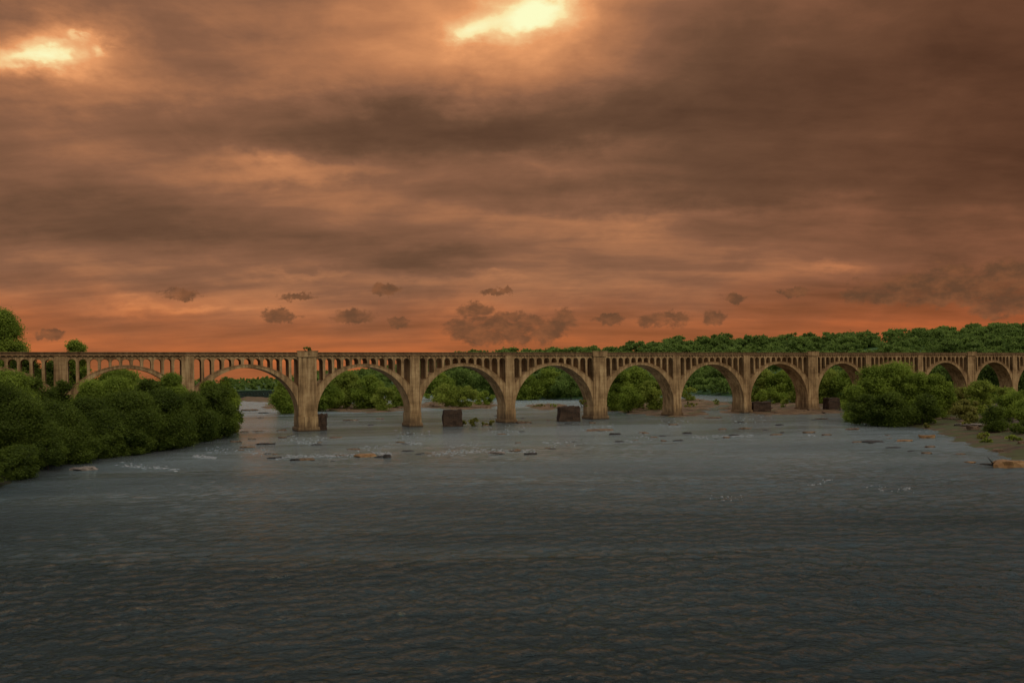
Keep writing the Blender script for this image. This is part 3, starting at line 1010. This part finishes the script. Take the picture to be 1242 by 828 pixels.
# scattered stones on the bars: look-alikes
protos = [rock_mesh(1.6, 1.3, .8, 50 + k, .6) for k in range(5)]
for me in protos: me.materials.append(M['rock_tan'])
spots = [(385, 490, 497, 499), (500, 488, 600, 496), (740, 486, 860, 505), (880, 489, 1012, 503), (1140, 512, 1240, 548), (1020, 500, 1140, 519)]
nst = 0
for k in range(130):
    x0, y0, x1, y1 = spots[k % len(spots)]
    p = on_ground(random.uniform(x0, x1), random.uniform(y0, y1))
    g = ground(p.x, p.y)
    if g < .02: continue
    o = bpy.data.objects.new("bank_stone", protos[k % 5]); COL.objects.link(o)
    o.location = (p.x, p.y, g - .05); sc = random.uniform(.5, 1.7); o.scale = (sc * random.uniform(.8, 1.8), sc, sc * random.uniform(.6, 1.1)); o.rotation_euler[2] = random.uniform(0, 6.28)
    tag(o, "small tan stone lying among others on the gravel by the piers and banks", "stone", "small stones on the gravel")

awash = [rock_mesh(1.6, 1.2, .62, 80 + k, .62) for k in range(5)]
for k, me in enumerate(awash): me.materials.append(M['rock_dark'] if k % 2 else M['rock_tan'])
for k in range(96):
    x = random.uniform(285, 1010); yb = np.interp(x, [285, 371, 614, 820, 1010], [515, 524, 516, 508, 504])
    if k % 3 == 0: y = yb + random.gauss(30, 4) * (1 if x < 700 else .8)
    else: y = yb + random.uniform(-14, 22)
    if k > 84: x = random.uniform(1030, 1200); y = random.uniform(527, 556)
    p = on_ground(x, y)
    if ground(p.x, p.y) > .05: continue
    o = bpy.data.objects.new("awash_stone", awash[k % 5]); COL.objects.link(o)
    sc = random.uniform(.35, 1.2); o.location = (p.x, p.y, -.08); o.scale = (sc * random.uniform(1, 2.2), sc, sc * random.uniform(.6, 1.1)); o.rotation_euler[2] = random.uniform(-.5, .5)
    tag(o, "small low stone barely breaking the surface of the river around the piers", "stone", "small stones awash in the river")

lg = empty("driftwood_log", on_ground(1108, 517)); tag(lg, "bleached driftwood log lying on the shore below the right bushes", "log")
a_, b_ = on_ground(1080, 516.5) - lg.location, on_ground(1141, 512.5) - lg.location
mb = MB(); mb.tube([a_ + Vector((0, 0, .5)), (a_ + b_) / 2 + Vector((0, 0, .8)), b_ + Vector((0, 0, 1.1))], [.18, .34, .42], 8)
mb.build("trunk", M['wood'], lg)
mb = MB(); mb.tube([(a_ + b_) / 2 + Vector((.4, 0, .8)), (a_ + b_) / 2 + Vector((4, .5, 1.9)), (a_ + b_) / 2 + Vector((7.4, .6, 2.3))], [.2, .14, .06], 6)
mb.build("branch", M['wood'], lg)
lg = empty("driftwood_log", on_ground(1216, 566)); tag(lg, "dark snag of driftwood against the left side of the big tan boulder", "log")
mb = MB(); mb.tube([(-3.4, 0, .5), (-1.6, .3, .35), (.6, 0, .1)], [.08, .17, .26], 7); mb.build("trunk", M['rock_dark'], lg)
mb = MB(); mb.tube([(-1.2, .2, .4), (-1.9, 0, 1.1), (-2.2, .1, 1.5)], [.12, .07, .03], 5); mb.build("branch", M['rock_dark'], lg)
lg = empty("driftwood_log", on_ground(1175, 513)); tag(lg, "short pale driftwood log on the sand under the yellowish shrub", "log")
mb = MB(); mb.tube([(-4, .3, .9), (0, 0, 1.0), (3.5, .6, 1.2)], [.2, .3, .22], 7); mb.build("trunk", M['wood'], lg)
mb = MB(); mb.tube([(0.5, 0, 1.1), (2, -.4, 1.7), (2.6, -.4, 2.2)], [.14, .09, .03], 5); mb.build("branch", M['wood'], lg)

# ------------------------------------------------------------------ white water
def mat_foam():
    m, t, out = material("white_water")
    co = t.new("ShaderNodeTexCoord").outputs["Object"]
    f = t.noise(co, 2.5, 5, 0.7)
    c = t.ramp(f, [(0.35, (0.08, 0.08, 0.08)), (0.55, (0.34, 0.33, 0.32)), (0.7, (0.60, 0.58, 0.56))])
    principled(t, out, c, 0.5, f, 0.15, 0.8, 0.4)
    return m


fv, ff = [], []


def crest(p, L, wd, h, ang):
    b = len(fv); n = 7
    ca, sa = math.cos(ang), math.sin(ang)
    for k in range(n):
        t_ = k / (n - 1); e = math.sin(math.pi * t_) ** .7
        lx = (t_ - .5) * L; jy = random.uniform(-.25, .25) * wd
        for yy, zz in ((-wd * .6 * e, -.03), (-wd * .15 * e, h * e * random.uniform(.6, 1.2)), (wd * .6 * e, -.03)):
            X = lx * ca - (yy + jy) * sa; Y = lx * sa + (yy + jy) * ca
            fv.append((p.x + X, p.y + Y, zz))
    for k in range(n - 1):
        for j in range(2):
            a = b + 3 * k + j
            ff.append((a, a + 3, a + 4, a + 1))


def foam_line(pts, dens, Lr, spread):
    for (x0, y0), (x1, y1) in zip(pts[:-1], pts[1:]):
        for k in range(int(abs(x1 - x0) * dens * 7.0)):
            t_ = random.random()
            p = on_ground(x0 + (x1 - x0) * t_, y0 + (y1 - y0) * t_ + random.gauss(0, spread * 1.7))
            crest(p, random.uniform(*Lr) * random.choice((.2, .3, .3, .6)), random.uniform(.05, .18), random.uniform(.02, .09), random.gauss(0, .15))


foam_line([(140, 562), (170, 566), (215, 569)], .12, (.8, 2.6), 1.0)
foam_line([(235, 553), (262, 555)], .5, (.8, 2.4), .6)
foam_line([(335, 556), (350, 554), (375, 553), (415, 552), (432, 552)], .42, (.6, 2.2), .6)
foam_line([(450, 549), (475, 550)], .6, (.6, 2), .8)
foam_line([(520, 551), (550, 549), (585, 546), (612, 547), (650, 546)], .28, (.6, 2.6), .8)
for fx, fy in ((372, 530), (500, 524), (614, 519), (724, 516), (820, 511), (905, 507), (455, 541), (560, 538), (680, 536), (770, 531)):
    foam_line([(fx - 22, fy + 3), (fx + 24, fy + 1)], .10, (.6, 2.0), 1.6)
foam_line([(360, 536), (385, 538)], .3, (.6, 1.8), .6)
foam_line([(490, 537), (512, 537)], .35, (.6, 1.8), .5)
foam_line([(838, 530), (860, 531)], .2, (.6, 2), .6)
foam_line([(862, 529), (915, 528)], .22, (.6, 2.4), .5)
foam_line([(980, 526), (990, 529)], .3, (.6, 2), .5)
foam_line([(1140, 528), (1168, 521)], .25, (.6, 2), .6)
foam_line([(250, 545), (330, 547)], .1, (.6, 2), 1.5)
foam_line([(1050, 590), (1110, 593)], .1, (.3, .9), 1.0)
foam_line([(980, 588), (1010, 580)], .12, (.3, .9), 1.0)
foam_line([(860, 604), (900, 603)], .12, (.2, .8), 1.2)
me = bpy.data.meshes.new("white_water"); me.from_pydata(fv, [], ff)
for p in me.polygons: p.use_smooth = True
tag(link("white_water", me, mat_foam()), "broken white water along the shallow ledges in front of the bridge", "white water", kind="stuff")

# ------------------------------------------------------------------ sky and light
SUN = Vector((0.42, -0.72, 0.62)).normalized()
world = bpy.data.worlds.new("World"); scene.world = world; world.use_nodes = True
t = NT(world.node_tree)
out = t.new("ShaderNodeOutputWorld")
gen = t.new("ShaderNodeTexCoord").outputs["Generated"]
sep = t.new("ShaderNodeSeparateXYZ"); t.l.new(gen, sep.inputs[0])
dx_, dy_, dz_ = sep.outputs
az0 = t.m('ARCTAN2', dx_, dy_)
el0 = t.m('ARCSINE', dz_)
zz = t.m('ADD', t.m('MAXIMUM', dz_, 0.0), 0.16)
cmb = t.new("ShaderNodeCombineXYZ")
t.l.new(t.m('DIVIDE', dx_, zz), cmb.inputs[0]); t.l.new(t.m('DIVIDE', dy_, zz), cmb.inputs[1])
plane = cmb.outputs[0]
n1 = t.noise(t.scale(plane, (0.55, 0.8, 1)), 1.0, 7, 0.52, 0.5)
n2 = t.noise(t.scale(plane, (0.9, 2.2, 1)), 1.2, 6, 0.5, 0.2)
ang = t.new("ShaderNodeCombineXYZ"); t.l.new(az0, ang.inputs[0]); t.l.new(el0, ang.inputs[1])
wv = t.noise(t.scale(ang.outputs[0], (5, 9, 1)), 1.0, 5, 0.55)
wv2 = t.noise(t.scale(ang.outputs[0], (7, 14, 1)), 1.6, 5, 0.6)
fluff = t.noise(t.scale(ang.outputs[0], (40, 62, 1)), 1.0, 6, 0.6)
az = t.m('ADD', az0, t.m('MULTIPLY', t.m('SUBTRACT', wv, 0.5), 0.20))
el = t.m('ADD', el0, t.m('MULTIPLY', t.m('SUBTRACT', wv2, 0.5), 0.075))


def dirpx(x, y):
    u, v = ray(x, y); a = math.atan(u)
    return a, math.atan(v * math.cos(a))


def gauss(azs, els, x, y, sx, sy):
    a, e = dirpx(x, y)
    p = t.m('POWER', t.m('ABSOLUTE', t.m('DIVIDE', t.m('SUBTRACT', azs, a), sx / 1000.0)), 2.0)
    q = t.m('POWER', t.m('ABSOLUTE', t.m('DIVIDE', t.m('SUBTRACT', els, e), sy / 1000.0)), 2.0)
    return t.m('EXPONENT', t.m('MULTIPLY', t.m('ADD', p, q), -1.0))


blobs = [
    (610, 20, 170, 80, .24), (60, 70, 120, 50, .22), (350, 205, 95, 15, .15), (280, 215, 190, 30, .05),
    (200, 0, 190, 45, -.10), (380, 155, 240, 40, -.13), (640, 155, 260, 30, -.09), (960, 100, 300, 100, -.19),
    (950, 190, 160, 55, -.08), (1230, 50, 120, 180, -.14), (0, 0, 120, 40, -.08), (1245, 225, 50, 40, -.12), (250, 270, 150, 30, -.08),
    (40, 262, 130, 45, -.08), (500, 312, 90, 18, -.09), (560, 232, 360, 22, -.07), (400, 60, 330, 60, .08),
    (780, 268, 160, 14, .09), (1010, 328, 40, 8, .12), (680, 195, 100, 18, .07), (500, 368, 600, 16, .05),
    (1150, 352, 190, 30, -.12), (240, 378, 60, 6, .10), (140, 370, 40, 6, .08), (360, 335, 60, 6, .08), (590, 335, 60, 5, .06), (1100, 300, 120, 25, .04),
    (1150, 90, 60, 20, .06), (60, 330, 150, 25, -.03),
]
L = t.m('ADD', 0.475, t.m('MULTIPLY', t.m('SUBTRACT', n1, 0.5), 0.38))
L = t.m('ADD', L, t.m('MULTIPLY', t.m('SUBTRACT', n2, 0.5), 0.40))
n3 = t.noise(t.scale(plane, (1.6, 4.5, 1)), 1.7, 6, 0.6, 0.3)
n4 = t.noise(t.scale(ang.outputs[0], (9, 20, 1)), 1.0, 6, 0.6, 0.5)
L = t.m('ADD', L, t.m('MULTIPLY', t.m('SUBTRACT', n4, 0.5), 0.20))
L = t.m('ADD', L, t.m('MULTIPLY', t.m('SUBTRACT', n3, 0.5), 0.16))
for b in blobs:
    L = t.m('ADD', L, t.m('MULTIPLY', gauss(az, el, *b[:4]), b[4]))
# gaps where the sun shines through
azg = t.m('ADD', az0, t.m('MULTIPLY', t.m('SUBTRACT', fluff, 0.5), 0.05))
elg = t.m('ADD', el0, t.m('MULTIPLY', t.m('SUBTRACT', wv2, 0.5), 0.05))
elg = t.m('ADD', elg, t.m('MULTIPLY', t.m('SUBTRACT', fluff, 0.5), 0.02))
for b in [(658, 8, 52, 24, .40), (572, 40, 34, 18, .27), (615, 26, 50, 20, .16), (30, 72, 52, 12, .34), (64, 64, 26, 14, .22), (110, 58, 42, 16, .14), (122, 62, 7, 5, .2), (98, 50, 8, 4, .16)]:
    L = t.m('ADD', L, t.m('MULTIPLY', gauss(azg, elg, *b[:4]), b[4]))
high = t.ramp(L, [(0.10, lin(70, 48, 35)), (0.33, lin(107, 76, 56)), (0.47, lin(137, 95, 70)), (0.62, lin(182, 122, 83)), (0.78, lin(228, 155, 102)),
                  (0.93, lin(244, 196, 138)), (1.0, lin(250, 226, 165))])
high = t.mix(t.smooth(L, 0.96, 1.15), high, lin(252, 252, 198))
low = t.ramp(L, [(0.10, lin(96, 56, 32)), (0.32, lin(132, 78, 45)), (0.46, lin(160, 92, 54)), (0.58, lin(186, 103, 57)), (0.75, lin(224, 126, 64)), (0.95, lin(250, 190, 120))])
lowf = t.smooth(t.m('ADD', el0, t.m('MULTIPLY', t.m('SUBTRACT', wv, 0.5), 0.08)), 0.125, 0.03)
sky = t.mix(lowf, high, low)
sky = t.mix(t.smooth(az0, 0.1, 0.6), sky, (1.0, 0.86, 0.80), 'MULTIPLY')
# little dark cumulus above the horizon
cums = [(220, 357, 24, 7), (467, 351, 18, 7), (430, 384, 26, 9), (363, 360, 22, 4), (485, 391, 16, 6), (604, 354, 24, 4), (575, 377, 26, 9),
        (590, 400, 58, 17), (640, 401, 50, 16), (612, 392, 60, 13), (684, 389, 20, 14), (740, 387, 20, 7), (807, 388, 34, 9), (865, 386, 16, 9), (890, 362, 18, 6), (60, 406, 16, 5), (342, 383, 22, 8),
        (965, 354, 18, 5), (1085, 354, 60, 14), (1140, 346, 70, 20), (1200, 340, 70, 20), (1232, 372, 40, 12)]
mask = None
flu = t.m('SUBTRACT', fluff, 0.5)
azc = t.m('ADD', az0, t.m('MULTIPLY', t.m('SUBTRACT', t.noise(t.scale(ang.outputs[0], (60, 75, 1)), 1.0, 5, 0.6), 0.5), 0.034))
elc = t.m('ADD', el0, t.m('MULTIPLY', t.m('SUBTRACT', t.noise(t.scale(ang.outputs[0], (75, 60, 1)), 1.3, 5, 0.65), 0.5), 0.022))
for (x, y, w, h) in cums:
    a, e = dirpx(x, y)
    p = t.m('POWER', t.m('ABSOLUTE', t.m('DIVIDE', t.m('SUBTRACT', azc, a), w * 1.1 / 1000.0)), 2.0)
    q = t.m('POWER', t.m('ABSOLUTE', t.m('DIVIDE', t.m('SUBTRACT', elc, e), h * 1.25 / 1000.0)), 2.0)
    dd = t.m('SUBTRACT', 1.0, t.m('ADD', p, q))
    mask = dd if mask is None else t.m('MAXIMUM', mask, dd)
mask = t.m('MAXIMUM', mask, -1.0)
flu2 = t.m('SUBTRACT', t.noise(t.scale(ang.outputs[0], (20, 40, 1)), 1.5, 7, 0.66, 0.3), 0.5)
cm = t.smooth(t.m('ADD', t.m('MINIMUM', mask, 0.7), t.m('MULTIPLY', flu2, 2.6)), 0.05, 0.75)
ccol = t.mix(t.smooth(fluff, 0.35, 0.7), lin(96, 68, 48), lin(134, 86, 56))
sky = t.mix(t.m('MULTIPLY', cm, 0.85), sky, ccol)
# unseen sky overhead and behind: grey light added for river and scene, over Nishita
ns = t.new("ShaderNodeTexSky"); ns.sky_type = 'NISHITA'; ns.sun_disc = False
ns.sun_elevation = math.asin(SUN.z); ns.sun_rotation = math.atan2(SUN.x, SUN.y)
nsv = t.mix(1.0, ns.outputs[0], (0.05, 0.05, 0.05), 'MULTIPLY')
grey = t.ramp(n1, [(0.3, (0.86, 0.86, 0.86)), (0.7, (1.42, 1.41, 1.40))])
bgrey = t.ramp(n1, [(0.3, (0.22, 0.215, 0.21)), (0.7, (0.44, 0.43, 0.42))])
upper = t.mix(t.smooth(dy_, -0.1, 0.3), bgrey, t.mix(0.15, grey, nsv))
up = t.smooth(el0, R(25), R(36))
back = t.smooth(dy_, 0.45, -0.1)
sky = t.mix(t.m('MAXIMUM', up, back), sky, upper)
bg = t.new("ShaderNodeBackground"); t.l.new(sky, bg.inputs[0]); bg.inputs[1].default_value = 1.0
t.l.new(bg.outputs[0], out.inputs[0])

sl = bpy.data.lights.new("sun", 'SUN'); sl.energy = 0.95; sl.angle = R(12); sl.color = (1.0, 0.88, 0.72)
so = bpy.data.objects.new("sun", sl); COL.objects.link(so)
so.rotation_euler = SUN.to_track_quat('Z', 'Y').to_euler()

# ------------------------------------------------------------------ camera and view
cd = bpy.data.cameras.new("camera"); cam = bpy.data.objects.new("camera", cd); COL.objects.link(cam)
cd.sensor_width = 36; cd.lens = 36 * F
cd.shift_y = (CY - 414.0) / 1242.0
cd.clip_start = 0.5; cd.clip_end = 30000
cam.matrix_world = Matrix.Translation((0, 0, HC)) @ Matrix.Rotation(R(90), 4, 'X') @ Matrix.Rotation(-ROLL, 4, 'Z')
scene.camera = cam
vs_ = scene.view_settings
vs_.view_transform = 'Standard'; vs_.look = 'None'; vs_.gamma = 1; vs_.exposure = 0
vs_.use_curve_mapping = False
